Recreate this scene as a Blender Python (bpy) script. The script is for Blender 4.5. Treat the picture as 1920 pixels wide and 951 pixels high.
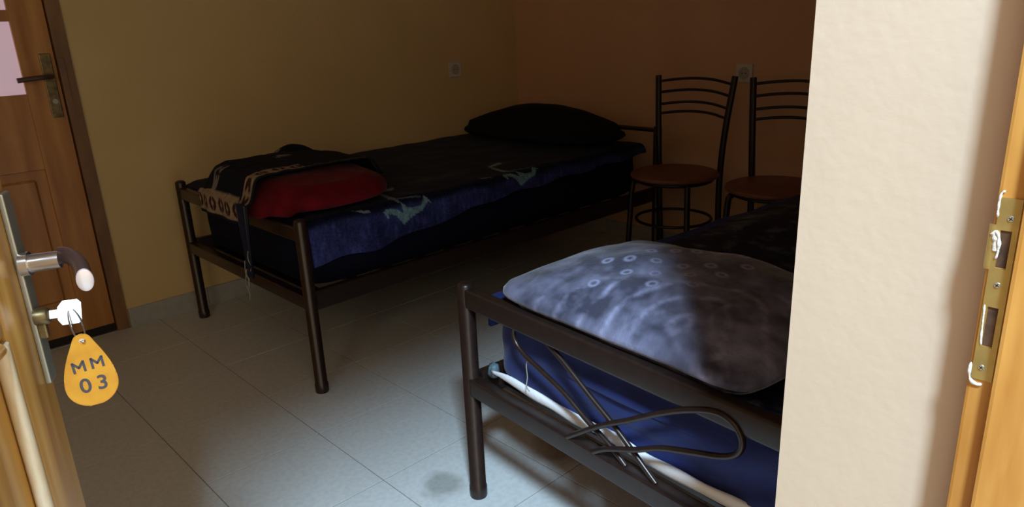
import bpy, bmesh, math, random
from mathutils import Vector, Matrix, noise
random.seed(4)
noise.seed_set(7)
for o in list(bpy.data.objects):
    bpy.data.objects.remove(o)
SC = bpy.context.scene
COL = SC.collection
H = 1.15

# ------------------------------------------------------------------ camera
cam_d = bpy.data.cameras.new('camera')
cam_d.sensor_width = 36.0
cam_d.sensor_fit = 'HORIZONTAL'
cam_d.lens = 36.0 * 1350.0 / 1920.0
cam_d.clip_start = 0.02
cam = bpy.data.objects.new('camera', cam_d)
COL.objects.link(cam)
RT = ((0.7190132699635229, -0.23982722750574836, 0.6523057707572945),
      (-0.6937347085358364, -0.19113670359024543, 0.6944054397204509),
      (-0.041857756617622234, -0.9518138796464152, -0.3038062981311291))
m = Matrix.Identity(4)
for i in range(3):
    m[i][0] = RT[i][0]
    m[i][1] = -RT[i][1]
    m[i][2] = -RT[i][2]
m[2][3] = H
cam.matrix_world = m
SC.camera = cam

# ------------------------------------------------------------------ light and exposure
W = bpy.data.worlds.new('world')
SC.world = W
W.use_nodes = True
bg = W.node_tree.nodes['Background']
bg.inputs['Color'].default_value = (1.0, 0.86, 0.62, 1)
bg.inputs['Strength'].default_value = 1.3


def area(name, loc, aim, sx, sy, power, color):
    d = bpy.data.lights.new(name, 'AREA')
    d.shape = 'RECTANGLE'
    d.size, d.size_y = sx, sy
    d.energy = power
    d.color = color
    o = bpy.data.objects.new(name, d)
    COL.objects.link(o)
    o.location = loc
    o.rotation_euler = (Vector(aim) - Vector(loc)).to_track_quat('-Z', 'Y').to_euler()
    return o


# daylight falling through an opening high in the corridor outside
area('corridor_skylight', (-0.90, -1.28, 3.62), (0.9, 1.0, 0.3), 0.40, 0.56, 335, (0.55, 0.79, 1.0))
SC.view_settings.view_transform = 'Standard'
SC.view_settings.look = 'None'
SC.view_settings.exposure = 0.0
SC.view_settings.gamma = 1.0
SC.view_settings.use_curve_mapping = False

# ------------------------------------------------------------------ materials
MATS = {}


def mat(name, color, rough=0.6, metal=0.0, c2=None, scale=20, stretch=(1, 1, 1), detail=4, fac=(0.35, 0.65),
        bump=0.0, bscale=80, bstretch=None, sheen=0.0, spec=0.5, attr=None, rings=None, spots=None):
    if name in MATS:
        return MATS[name]
    M = bpy.data.materials.new(name)
    M.use_nodes = True
    nt = M.node_tree
    N, L = nt.nodes, nt.links
    b = N['Principled BSDF']
    b.inputs['Roughness'].default_value = rough
    b.inputs['Metallic'].default_value = metal
    b.inputs['Specular IOR Level'].default_value = spec
    if sheen:
        b.inputs['Sheen Weight'].default_value = sheen
        b.inputs['Sheen Roughness'].default_value = 0.4
    b.inputs['Base Color'].default_value = (*color, 1)
    tc = N.new('ShaderNodeTexCoord')

    def vec(st):
        mp = N.new('ShaderNodeMapping')
        mp.inputs['Scale'].default_value = st
        L.new(tc.outputs['Object'], mp.inputs['Vector'])
        return mp.outputs['Vector']

    out = None
    if attr:
        a = N.new('ShaderNodeVertexColor')
        a.layer_name = attr
        out = a.outputs['Color']
    if c2 is not None:
        n = N.new('ShaderNodeTexNoise')
        n.inputs['Scale'].default_value = scale
        n.inputs['Detail'].default_value = detail
        L.new(vec(stretch), n.inputs['Vector'])
        r = N.new('ShaderNodeMapRange')
        r.inputs['From Min'].default_value, r.inputs['From Max'].default_value = fac
        L.new(n.outputs['Fac'], r.inputs['Value'])
        mx = N.new('ShaderNodeMix')
        mx.data_type = 'RGBA'
        L.new(r.outputs['Result'], mx.inputs['Factor'])
        if out is not None:
            mx.blend_type = 'MULTIPLY'
            L.new(out, mx.inputs['A'])
        else:
            mx.inputs['A'].default_value = (*color, 1)
        mx.inputs['B'].default_value = (*c2, 1)
        out = mx.outputs['Result']
    if rings:
        # growth rings of sawn pine: distorted bands along the grain
        w = N.new('ShaderNodeTexWave')
        w.bands_direction = 'X'
        w.inputs['Scale'].default_value = rings[0]
        w.inputs['Distortion'].default_value = rings[1]
        w.inputs['Detail'].default_value = 3
        w.inputs['Detail Scale'].default_value = 0.7
        L.new(vec(rings[2]), w.inputs['Vector'])
        mx = N.new('ShaderNodeMix')
        mx.data_type = 'RGBA'
        mx.blend_type = 'MULTIPLY'
        r = N.new('ShaderNodeMapRange')
        r.inputs['To Min'].default_value = 0.0
        r.inputs['To Max'].default_value = rings[4]
        L.new(w.outputs['Fac'], r.inputs['Value'])
        L.new(r.outputs['Result'], mx.inputs['Factor'])
        if out is not None:
            L.new(out, mx.inputs['A'])
        else:
            mx.inputs['A'].default_value = (*color, 1)
        mx.inputs['B'].default_value = (*rings[3], 1)
        out = mx.outputs['Result']
    if spots:
        # a stain and a second, browner patch at fixed places on the floor
        geo = N.new('ShaderNodeNewGeometry')
        for (px, py, rad, cs) in spots:
            nz = N.new('ShaderNodeTexNoise')
            nz.inputs['Scale'].default_value = 14
            L.new(geo.outputs['Position'], nz.inputs['Vector'])
            d = N.new('ShaderNodeVectorMath')
            d.operation = 'DISTANCE'
            d.inputs[1].default_value = (px, py, 0)
            L.new(geo.outputs['Position'], d.inputs[0])
            ad = N.new('ShaderNodeMath')
            ad.operation = 'MULTIPLY_ADD'
            L.new(nz.outputs['Fac'], ad.inputs[0])
            ad.inputs[1].default_value = rad * 1.4
            L.new(d.outputs['Value'], ad.inputs[2])
            r = N.new('ShaderNodeMapRange')
            r.inputs['From Min'].default_value = rad * 1.25
            r.inputs['From Max'].default_value = rad * 2.0
            r.inputs['To Min'].default_value = 0.8
            r.inputs['To Max'].default_value = 0.0
            L.new(ad.outputs['Value'], r.inputs['Value'])
            mx = N.new('ShaderNodeMix')
            mx.data_type = 'RGBA'
            mx.blend_type = 'MULTIPLY'
            L.new(r.outputs['Result'], mx.inputs['Factor'])
            L.new(out, mx.inputs['A'])
            mx.inputs['B'].default_value = (*cs, 1)
            out = mx.outputs['Result']
    if out is not None:
        L.new(out, b.inputs['Base Color'])
    if bump:
        n = N.new('ShaderNodeTexNoise')
        n.inputs['Scale'].default_value = bscale
        n.inputs['Detail'].default_value = 5
        L.new(vec(bstretch or (1, 1, 1)), n.inputs['Vector'])
        bp = N.new('ShaderNodeBump')
        bp.inputs['Strength'].default_value = bump
        bp.inputs['Distance'].default_value = 0.004
        L.new(n.outputs['Fac'], bp.inputs['Height'])
        L.new(bp.outputs['Normal'], b.inputs['Normal'])
    MATS[name] = M
    return M


OCHRE = mat('ochre_wall_paint', (0.70, 0.50, 0.245), 0.75, c2=(0.66, 0.465, 0.22), scale=3, bump=0.25, bscale=90, spec=0.25)
WARMWALL = mat('bounce_tinted_wall_paint', (0.72, 0.43, 0.255), 0.75, c2=(0.68, 0.395, 0.23), scale=3, bump=0.25, bscale=90, spec=0.25)  # wall paint reddened to carry the warm bounced light
DAYWALL = mat('daylight_tinted_wall_paint', (0.57, 0.445, 0.33), 0.6, c2=(0.545, 0.425, 0.312), scale=5, bump=0.14, bscale=70, spec=0.3)  # same wall paint, less yellow to carry the cool daylight
CEIL = mat('white_ceiling_paint', (0.55, 0.45, 0.33), 0.9)
GROUT = mat('grey_grout', (0.27, 0.25, 0.225), 0.9)
TILE = mat('terrazzo_floor_tile', (0.60, 0.60, 0.585), 0.42, c2=(0.52, 0.52, 0.505), scale=70, detail=8, fac=(0.40, 0.72), spec=0.35,
           spots=[(0.965, 1.33, 0.055, (0.52, 0.52, 0.49)), (1.33, 1.22, 0.10, (0.40, 0.30, 0.22))])
SKIRT = mat('grey_tile_skirting', (0.42, 0.40, 0.37), 0.4, c2=(0.36, 0.35, 0.32), scale=40)
GAP = mat('gap_shade', (0.012, 0.009, 0.007), 0.8)  # near black standing for the shade in gaps, slots and holes
PINE = mat('dark_varnished_pine', (0.62, 0.30, 0.09), 0.35, c2=(0.46, 0.20, 0.06), scale=3.5, stretch=(7, 7, 0.8), detail=6,
           rings=(0.7, 9, (5, 5, 0.7), (0.66, 0.54, 0.46), 0.7), bump=0.06, bscale=40, bstretch=(6, 6, 0.6))
PINEF = mat('brown_door_frame_wood', (0.27, 0.13, 0.05), 0.5, c2=(0.17, 0.085, 0.04), scale=6, stretch=(3, 3, 0.9), detail=6)
HONEY = mat('honey_varnished_pine', (0.58, 0.29, 0.07), 0.3, c2=(0.42, 0.185, 0.04), scale=5, stretch=(7, 7, 0.9), detail=5,
            rings=(5.0, 7, (7, 7, 1.2), (0.78, 0.62, 0.42), 0.8), bump=0.05, bscale=30, bstretch=(6, 6, 0.6))
YELLOWP = mat('yellow_varnished_pine', (0.70, 0.42, 0.12), 0.28, c2=(0.48, 0.25, 0.07), scale=4, stretch=(10, 10, 0.8), detail=4,
              rings=(3.0, 4, (8, 8, 0.8), (0.8, 0.66, 0.45), 0.6))
TUBE = mat('bronze_brown_metal', (0.030, 0.0165, 0.013), 0.33, 0.25, c2=(0.022, 0.012, 0.0095), scale=60, spec=0.6)
BLACKM = mat('black_chair_metal', (0.016, 0.011, 0.010), 0.4, 0.2)
SEATM = mat('brown_chair_seat', (0.20, 0.075, 0.045), 0.4, c2=(0.15, 0.055, 0.032), scale=12)
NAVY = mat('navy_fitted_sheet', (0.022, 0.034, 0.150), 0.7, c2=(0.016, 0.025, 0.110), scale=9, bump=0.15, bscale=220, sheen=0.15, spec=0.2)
SHADENAVY = mat('shaded_navy_sheet', (0.006, 0.008, 0.022), 0.8, bump=0.15, bscale=220, spec=0.1)  # navy sheet darkened to carry the shade on the far bed
WHITE = mat('white_piping', (0.80, 0.80, 0.82), 0.6, bump=0.2, bscale=120)
SPREAD = mat('printed_navy_bedspread', (0.02, 0.025, 0.08), 0.75, attr='print', sheen=0.04, c2=(0.55, 0.55, 0.6), scale=120, detail=5, bump=0.5, bscale=160, spec=0.08)
PLUSH = mat('lavender_plush_blanket', (0.3, 0.3, 0.4), 0.8, attr='print', sheen=0.35, bump=0.35, bscale=140, spec=0.15)
REDB = mat('crimson_blanket', (0.15, 0.005, 0.012), 0.85, c2=(0.10, 0.004, 0.009), scale=25, sheen=0.05, bump=0.4, bscale=130, spec=0.1)
MATC = mat('patterned_mat_cloth', (0.02, 0.025, 0.05), 0.85, attr='print', bump=0.5, bscale=200, spec=0.1)
BLACKC = mat('black_pillow_cloth', (0.008, 0.008, 0.012), 0.85, bump=0.4, bscale=120, spec=0.1)
FRINGE = mat('pale_fringe_thread', (0.30, 0.29, 0.25), 0.8)
TEALC = mat('teal_scrap_cloth', (0.14, 0.22, 0.25), 0.8, c2=(0.02, 0.03, 0.05), scale=70)
PLASTIC = mat('white_socket_plastic', (0.62, 0.57, 0.52), 0.4)
PLASTD = mat('socket_recess_plastic', (0.42, 0.38, 0.35), 0.5)
BRASS = mat('brass_strike_metal', (0.52, 0.40, 0.14), 0.38, 0.75, c2=(0.42, 0.32, 0.115), scale=50)
OLDBR = mat('tarnished_door_brass', (0.30, 0.22, 0.10), 0.4, 0.8, c2=(0.14, 0.10, 0.05), scale=40)
SATIN = mat('satin_plate_steel', (0.42, 0.41, 0.34), 0.45, 0.8)
STEEL = mat('polished_handle_steel', (0.66, 0.62, 0.60), 0.22, 0.95)
DARKST = mat('dark_lever_metal', (0.16, 0.095, 0.085), 0.3, 0.7)
NICKEL = mat('bright_nickel_key', (0.95, 0.95, 0.97), 0.38, 0.8)
SCREWM = mat('zinc_screw', (0.60, 0.62, 0.58), 0.35, 0.9)
PUTTY = mat('white_filler', (0.62, 0.57, 0.50), 0.9, bump=0.4, bscale=300)
HOLE = mat('mortise_shade', (0.10, 0.045, 0.02), 0.9, c2=(0.05, 0.022, 0.01), scale=120)
TAGM = mat('amber_plastic_tag', (0.62, 0.29, 0.02), 0.35, c2=(0.50, 0.21, 0.012), scale=40, bump=0.05, bscale=60)
INK = mat('dark_stamped_ink', (0.055, 0.05, 0.06), 0.6)

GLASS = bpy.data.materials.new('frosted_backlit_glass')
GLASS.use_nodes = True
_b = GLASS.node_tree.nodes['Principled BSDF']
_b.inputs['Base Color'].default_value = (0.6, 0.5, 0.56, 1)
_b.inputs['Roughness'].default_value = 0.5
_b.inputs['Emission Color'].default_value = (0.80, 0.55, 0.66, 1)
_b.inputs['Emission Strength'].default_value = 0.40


# ------------------------------------------------------------------ builders
def tag(o, label, cat, group=None, kind=None):
    o['label'] = label
    o['category'] = cat
    if group:
        o['group'] = group
    if kind:
        o['kind'] = kind
    return o


def empty(name, loc=(0, 0, 0), rz=0.0):
    o = bpy.data.objects.new(name, None)
    o.empty_display_size = 0.05
    COL.objects.link(o)
    o.location = loc
    o.rotation_euler = (0, 0, rz)
    return o


def link(name, me, material, parent=None):
    o = bpy.data.objects.new(name, me)
    COL.objects.link(o)
    if material:
        me.materials.append(material)
    if parent is not None:
        o.parent = parent
    return o


def fin(name, bm, material, parent=None, smooth=False, angle=40):
    bmesh.ops.recalc_face_normals(bm, faces=bm.faces)
    me = bpy.data.meshes.new(name)
    bm.to_mesh(me)
    bm.free()
    if smooth:
        for p in me.polygons:
            p.use_smooth = True
        if angle:
            me.set_sharp_from_angle(angle=math.radians(angle))
    return link(name, me, material, parent)


def bm_box(bm, lo, hi, bev=0.0, seg=2, mtx=None):
    r = bmesh.ops.create_cube(bm, size=1.0)
    vs = r['verts']
    c = [(a + b) / 2 for a, b in zip(lo, hi)]
    s = [b - a for a, b in zip(lo, hi)]
    for v in vs:
        v.co = Vector((v.co.x * s[0] + c[0], v.co.y * s[1] + c[1], v.co.z * s[2] + c[2]))
    if bev > 0:
        es = list({e for v in vs for e in v.link_edges})
        rr = bmesh.ops.bevel(bm, geom=es, offset=bev, segments=seg, profile=0.6, affect='EDGES')
        vs = list({v for f in rr['faces'] for v in f.verts} | {v for v in vs if v.is_valid})
    if mtx is not None:
        allv = vs
        for v in allv:
            v.co = mtx @ v.co
    return vs


def box(name, lo, hi, material, parent=None, bev=0.0, seg=2, smooth=False):
    bm = bmesh.new()
    bm_box(bm, lo, hi, bev, seg)
    return fin(name, bm, material, parent, smooth=smooth or bev > 0.004)


def spline(pts, n=8):
    """Catmull-Rom through pts."""
    P = [Vector(p) for p in pts]
    P = [2 * P[0] - P[1]] + P + [2 * P[-1] - P[-2]]
    out = []
    for i in range(1, len(P) - 2):
        p0, p1, p2, p3 = P[i - 1:i + 3]
        for k in range(n):
            t = k / n
            out.append(0.5 * ((2 * p1) + (p2 - p0) * t + (2 * p0 - 5 * p1 + 4 * p2 - p3) * t * t + (3 * p1 - p0 - 3 * p2 + p3) * t ** 3))
    out.append(P[-2])
    return out


def bm_tube(bm, pts, r, n=12, closed=False, rs=None, flat=1.0, ref=Vector((0, 0, 1))):
    P = [Vector(p) for p in pts]
    k = len(P)
    rings = []
    nrm = None
    for i, p in enumerate(P):
        if closed:
            t = (P[(i + 1) % k] - P[i - 1]).normalized()
        else:
            t = (P[min(i + 1, k - 1)] - P[max(i - 1, 0)]).normalized()
        if nrm is None:
            a = ref if abs(t.dot(ref)) < 0.95 else Vector((0, 1, 0))
            nrm = (a - t * a.dot(t)).normalized()
        else:
            nrm = (nrm - t * nrm.dot(t)).normalized()
        bn = t.cross(nrm)
        rad = rs[i] if rs else r
        rings.append([bm.verts.new(p + (nrm * math.cos(2 * math.pi * j / n) + bn * flat * math.sin(2 * math.pi * j / n)) * rad) for j in range(n)])
    for i in range(k if closed else k - 1):
        A, B = rings[i], rings[(i + 1) % k]
        for j in range(n):
            bm.faces.new((A[j], A[(j + 1) % n], B[(j + 1) % n], B[j]))
    if not closed:
        bm.faces.new(rings[0][::-1])
        bm.faces.new(rings[-1])
    return rings


def tube(name, pts, r, material, parent=None, n=12, closed=False, rs=None, flat=1.0):
    bm = bmesh.new()
    bm_tube(bm, pts, r, n, closed, rs, flat)
    return fin(name, bm, material, parent, smooth=True, angle=50)


def post(name, base, top, r, material, parent=None):
    """Round steel post with a domed cap and a slightly wider foot."""
    b, t = Vector(base), Vector(top)
    d = (t - b).normalized()
    pts = [b, b + d * 0.004, b + d * 0.03, b + d * 0.032, t - d * 0.010, t - d * 0.004, t - d * 0.001]
    rs = [r * 1.05, r * 1.10, r * 1.10, r, r, r * 0.8, r * 0.4]
    bm = bmesh.new()
    bm_tube(bm, pts, r, 20, rs=rs)
    return fin(name, bm, material, parent, smooth=True, angle=50)


def prism(name, outline, thick, mtx, material, parent=None, bev=0.0):
    """Extrude a closed 2D outline (x, y) by +-thick/2 along local z, place with mtx."""
    bm = bmesh.new()
    vs = [bm.verts.new((x, y, -thick / 2)) for x, y in outline]
    f = bm.faces.new(vs)
    r = bmesh.ops.extrude_face_region(bm, geom=[f])
    for v in [g for g in r['geom'] if isinstance(g, bmesh.types.BMVert)]:
        v.co.z += thick
    if bev:
        es = [e for e in bm.edges if abs(e.verts[0].co.z - e.verts[1].co.z) < 1e-6]
        bmesh.ops.bevel(bm, geom=es, offset=bev, segments=2, affect='EDGES')
    for v in bm.verts:
        v.co = mtx @ v.co
    return fin(name, bm, material, parent, smooth=bool(bev), angle=35)


def se_outline(hx, hy, p, n):
    out = []
    for i in range(n):
        a = 2 * math.pi * i / n
        c, s = math.cos(a), math.sin(a)
        out.append((hx * math.copysign(abs(c) ** (2 / p), c), hy * math.copysign(abs(s) ** (2 / p), s)))
    return out


def puff(name, c, hx, hy, side, top, material, parent=None, p=5, n=96, rings=24, wob=0.0, ws=5.0, rot=0.0, color=None, seed=0, bottom=True, post_fn=None):
    """Cushion-like solid: superellipse outline; side = [(outset, z)...] from bottom to the rim; top(u, v, s) gives z over the top."""
    ol = se_outline(1, 1, p, n)
    verts, faces = [], []
    levels = []
    for off, z in side:
        levels.append([(x * (hx + off), y * (hy + off), z) for x, y in ol])
    off0, z0 = side[-1]
    for k in range(1, rings):
        s = 1 - k / rings
        levels.append([(x * s * (hx + off0), y * s * (hy + off0), None) for x, y in ol])
    R = Matrix.Rotation(rot, 4, 'Z')
    for li, lv in enumerate(levels):
        for (x, y, z) in lv:
            if z is None:
                s = max(abs(x) / hx, abs(y) / hy)
                z = top(x / hx, y / hy)
            v = R @ Vector((x, y, 0))
            q = Vector((c[0] + v.x, c[1] + v.y, z))
            verts.append(q)
    last = (len(levels) - 1) * n
    for i in range(len(levels) - 1):
        for j in range(n):
            a, b = i * n + j, i * n + (j + 1) % n
            faces.append((a, b, b + n, a + n))
    verts.append(Vector((c[0], c[1], top(0, 0))))
    ci = len(verts) - 1
    for j in range(n):
        faces.append((last + j, last + (j + 1) % n, ci))
    if bottom:
        faces.append(tuple(range(n))[::-1])
    if wob:
        for i in range(n, len(verts)):
            q = verts[i]
            d = noise.noise_vector((q + Vector((seed, seed * 2, 0))) * ws) + 0.5 * noise.noise_vector((q + Vector((seed, 0, 3))) * ws * 2.3)
            verts[i] = q + Vector((d.x, d.y, d.z)) * (wob if i >= n * len(side) else 0.3 * wob)
    if post_fn:
        verts = [post_fn(q) for q in verts]
    me = bpy.data.meshes.new(name)
    me.from_pydata([tuple(v) for v in verts], [], faces)
    me.update()
    for pl in me.polygons:
        pl.use_smooth = True
    if color:
        paint(me, color)
    return link(name, me, material, parent)


def paint(me, fn):
    at = me.color_attributes.new('print', 'FLOAT_COLOR', 'POINT')
    buf = []
    for v in me.vertices:
        c = fn(v.co)
        buf += [c[0], c[1], c[2], 1.0]
    at.data.foreach_set('color', buf)


def grid(name, nu, nv, fn, material, parent=None, color=None, thick=0.0):
    verts = [tuple(fn(i / (nu - 1), j / (nv - 1))) for i in range(nu) for j in range(nv)]
    faces = [(i * nv + j, (i + 1) * nv + j, (i + 1) * nv + j + 1, i * nv + j + 1) for i in range(nu - 1) for j in range(nv - 1)]
    me = bpy.data.meshes.new(name)
    me.from_pydata(verts, [], faces)
    me.update()
    for pl in me.polygons:
        pl.use_smooth = True
    if color:
        at = me.color_attributes.new('print', 'FLOAT_COLOR', 'POINT')
        buf = []
        for i in range(nu):
            for j in range(nv):
                c = color(i / (nu - 1), j / (nv - 1))
                buf += [c[0], c[1], c[2], 1.0]
        at.data.foreach_set('color', buf)
    o = link(name, me, material, parent)
    if thick:
        md = o.modifiers.new('thickness', 'SOLIDIFY')
        md.thickness = thick
        md.offset = -1
    return o


def slab(name, c, hx, hy, side, top, material, p, N, wob, ws, rot, color):
    """Folded cloth block: evenly gridded top on a rounded-square plan, side = [(outset, z)...] from bottom to rim."""
    R = Matrix.Rotation(rot, 4, 'Z')

    def plan(a, b):
        mm = max(abs(a), abs(b))
        if mm < 1e-9:
            return 0.0, 0.0
        k = mm / (abs(a) ** p + abs(b) ** p) ** (1 / p)
        return a * k, b * k
    verts, faces = [], []
    off = side[-1][0]

    def put(x, y, z, w):
        v = R @ Vector((x, y, 0))
        q = Vector((c[0] + v.x, c[1] + v.y, z))
        d = noise.noise_vector(q * ws) + 0.5 * noise.noise_vector((q + Vector((0, 0, 3))) * ws * 2.3)
        verts.append(q + d * w)
        return len(verts) - 1
    idx = {}
    for i in range(N + 1):
        for j in range(N + 1):
            u, v = plan(2 * i / N - 1, 2 * j / N - 1)
            e = max(abs(2 * i / N - 1), abs(2 * j / N - 1))
            idx[i, j] = put(u * (hx + off), v * (hy + off), top(u, v), wob * (0.3 + 0.7 * min(1, (1 - e) * 5)))
    for i in range(N):
        for j in range(N):
            faces.append((idx[i, j], idx[i + 1, j], idx[i + 1, j + 1], idx[i, j + 1]))
    rim = [(i, 0) for i in range(N)] + [(N, j) for j in range(N)] + [(i, N) for i in range(N, 0, -1)] + [(0, j) for j in range(N, 0, -1)]
    prev = [idx[r] for r in rim]
    for o_, z in reversed(side[:-1]):
        cur = []
        for i, j in rim:
            u, v = plan(2 * i / N - 1, 2 * j / N - 1)
            cur.append(put(u * (hx + o_), v * (hy + o_), z, wob * 0.3))
        n = len(rim)
        for k in range(n):
            faces.append((prev[(k + 1) % n], prev[k], cur[k], cur[(k + 1) % n]))
        prev = cur
    faces.append(tuple(prev[::-1]))
    me = bpy.data.meshes.new(name)
    me.from_pydata([tuple(v) for v in verts], [], faces)
    me.update()
    for pl in me.polygons:
        pl.use_smooth = True
    paint(me, color)
    return link(name, me, material)


def lerp(a, b, t):
    return a + (b - a) * t


def interp(x, xs, ys):
    if x <= xs[0]:
        return ys[0]
    for i in range(1, len(xs)):
        if x <= xs[i]:
            return lerp(ys[i - 1], ys[i], (x - xs[i - 1]) / (xs[i] - xs[i - 1]))
    return ys[-1]


def sstep(a, b, x):
    t = min(1, max(0, (x - a) / (b - a)))
    return t * t * (3 - 2 * t)


def in_poly(x, y, P):
    ins = False
    j = len(P) - 1
    for i in range(len(P)):
        xi, yi = P[i]
        xj, yj = P[j]
        if (yi > y) != (yj > y) and x < (xj - xi) * (y - yi) / (yj - yi) + xi:
            ins = not ins
        j = i
    return ins


# ------------------------------------------------------------------ room shell
XL, XR, YB, YF, ZC = -2.20, 3.085, 3.17, 0.10, 2.60
fl = box('floor', (XL, -0.5, -0.06), (XR + 0.1, YB + 0.1, -0.0015), GROUT)
tag(fl, 'terrazzo tiled floor of beige grey tiles with thin dark joints', 'floor', kind='structure')
S = 0.339
tile_me = {}


def tile_mesh(w, d):
    key = (round(w, 3), round(d, 3))
    if key in tile_me:
        return tile_me[key]
    g, b, z = 0.0008, 0.0012, 0.0
    lo = [(g, g, -0.004), (w - g, g, -0.004), (w - g, d - g, -0.004), (g, d - g, -0.004)]
    hi = [(g + b, g + b, z), (w - g - b, g + b, z), (w - g - b, d - g - b, z), (g + b, d - g - b, z)]
    me = bpy.data.meshes.new('tile')
    me.from_pydata(lo + hi, [], [(4, 5, 6, 7)] + [(i, (i + 1) % 4, 4 + (i + 1) % 4, 4 + i) for i in range(4)])
    me.update()
    me.materials.append(TILE)
    tile_me[key] = me
    return me


x0 = 0.527 - S * 9
y0 = 2.82 - S * 9
for i in range(18):
    for j in range(12):
        ax, bx = max(XL, x0 + i * S), min(XR, x0 + (i + 1) * S)
        ay, by = max(-0.5, y0 + j * S), min(YB, y0 + (j + 1) * S)
        if bx - ax < 0.01 or by - ay < 0.01:
            continue
        t = bpy.data.objects.new('tile', tile_mesh(bx - ax, by - ay))
        COL.objects.link(t)
        t.parent = fl
        t.location = (ax, ay, random.uniform(-0.0004, 0.0))

tag(box('ceiling', (XL - 0.1, YF - 0.0, ZC), (XR + 0.1, YB + 0.1, ZC + 0.1), CEIL), 'plain painted ceiling over the dim bedroom', 'ceiling', kind='structure')


def wall(name, boxes, material, label):
    bm = bmesh.new()
    for lo, hi in boxes:
        bm_box(bm, lo, hi)
    return tag(fin(name, bm, material), label, 'wall', kind='structure')


DX0, DX1, DZ = -0.135, 0.748, 2.05      # far door opening in the back wall
wall('wall_back', [((XL - 0.1, YB, 0), (DX0, YB + 0.12, ZC)), ((DX1, YB, 0), (XR + 0.1, YB + 0.12, ZC)), ((DX0, YB, DZ), (DX1, YB + 0.12, ZC))],
     OCHRE, 'ochre painted wall behind the bed with the red blanket')
wall('wall_right', [((XR, YF, 0), (XR + 0.12, YB, ZC))], WARMWALL, 'painted wall reddened for warm bounced light behind the two metal chairs')
WX0, WX1, WZ0, WZ1 = -1.75, -0.65, 1.05, 2.10
wall('wall_left', [((XL - 0.12, YF, 0), (XL, YB, ZC))], OCHRE, 'ochre painted side wall on the entry door hinge side')
PX, PYE = 0.62, 0.279                   # face and inner edge of the entry reveal
HEAD = 1.97
wall('wall_front', [((XL - 0.12, YF - 0.03, 0), (WX0, 0.15, ZC)), ((WX1, YF - 0.03, 0), (-0.30, 0.15, ZC)), ((WX0, YF - 0.03, 0), (WX1, 0.15, WZ0)), ((WX0, YF - 0.03, WZ1), (WX1, 0.15, ZC)), ((PX, YF - 0.03, 0), (0.80, PYE, ZC)), ((0.80, YF - 0.03, 0), (XR + 0.12, 0.14, ZC)),
                    ((-0.30, YF - 0.03, HEAD + 0.05), (PX, 0.15, ZC))], DAYWALL, 'rough plaster wall beside the entry door, paint tinted for the daylight')
box('door_gap', (DX0 + 0.02, YB + 0.06, 0.0), (DX1 - 0.02, YB + 0.075, DZ - 0.02), GAP, None)  # dark sheet giving the gaps round the door their shade
bpy.data.objects['door_gap'].name = 'door_gap_shade'
tag(bpy.data.objects['door_gap_shade'], 'dark sheet standing for shade behind the closed panelled door', 'wall', kind='structure')


# unseen window added in the front wall; its glowing panels fill the room with light
wn = empty('fill_window_1', ((WX0 + WX1) / 2, 0.11, 1.575))
tag(wn, 'unseen window added for fill light, with glowing blind beside the entry door', 'window', kind='structure')
FILLGLOW = bpy.data.materials.new('fill_glow')
FILLGLOW.use_nodes = True
_c = FILLGLOW.node_tree.nodes['Principled BSDF']
_c.inputs['Base Color'].default_value = (0.6, 0.5, 0.35, 1)
_c.inputs['Emission Color'].default_value = (1.0, 0.90, 0.68, 1)
_c.inputs['Emission Strength'].default_value = 3.5
ow = wn.location
for lo, hi in (((-0.549, -0.03, -0.524), (-0.50, 0.03, 0.524)), ((0.50, -0.03, -0.524), (0.549, 0.03, 0.524)), ((-0.50, -0.03, -0.524), (0.50, 0.03, -0.475)), ((-0.50, -0.03, 0.475), (0.50, 0.03, 0.524)), ((-0.02, -0.02, -0.475), (0.02, 0.02, 0.475))):
    box('sash_bar', lo, hi, PINEF, wn)
for xa, xb in ((-0.50, -0.02), (0.02, 0.50)):
    box('fill_blind', (xa, -0.005, -0.475), (xb, 0.005, 0.475), FILLGLOW, wn)  # glowing panel added as soft fill for the room


def skirting(name, a, b, nrm, label, n):
    a, b, nrm = Vector((*a, 0)), Vector((*b, 0)), Vector((*nrm, 0))
    root = empty(name, a)
    d = (b - a)
    ln = d.length
    d.normalize()
    for k in range(n):
        t0, t1 = ln * k / n + 0.0008, ln * (k + 1) / n - 0.0008
        bm = bmesh.new()
        p0, p1 = d * t0, d * t1
        prof = [(0, 0), (0.009, 0), (0.009, 0.076), (0.006, 0.079), (0, 0.079)]
        A = [bm.verts.new(p0 + nrm * u + Vector((0, 0, z))) for u, z in prof]
        B = [bm.verts.new(p1 + nrm * u + Vector((0, 0, z))) for u, z in prof]
        bm.faces.new(A)
        bm.faces.new(B[::-1])
        for i in range(5):
            bm.faces.new((A[i], A[(i + 1) % 5], B[(i + 1) % 5], B[i]))
        fin('skirting_tile', bm, SKIRT, root)
    return tag(root, label, 'baseboard', kind='structure')


skirting('baseboard_back', (DX1 + 0.004, YB), (XR, YB), (0, -1), 'grey tile skirting along the ochre wall under the far bed', 7)
skirting('baseboard_right', (XR, YB - 0.01), (XR, 0.14), (-1, 0), 'grey tile skirting along the wall behind the chairs', 9)

# ------------------------------------------------------------------ far door (door_2), closed in the back wall
fr = empty('trim_2', (DX1, YB, 0))
tag(fr, 'dark brown wooden frame around the far panelled door', 'door frame', kind='structure')


def fbox(name, lo, hi, m_, parent, bev=0.0, off=None):
    o = off or parent.location
    return box(name, [a - b for a, b in zip(lo, o)], [a - b for a, b in zip(hi, o)], m_, parent, bev)


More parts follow.
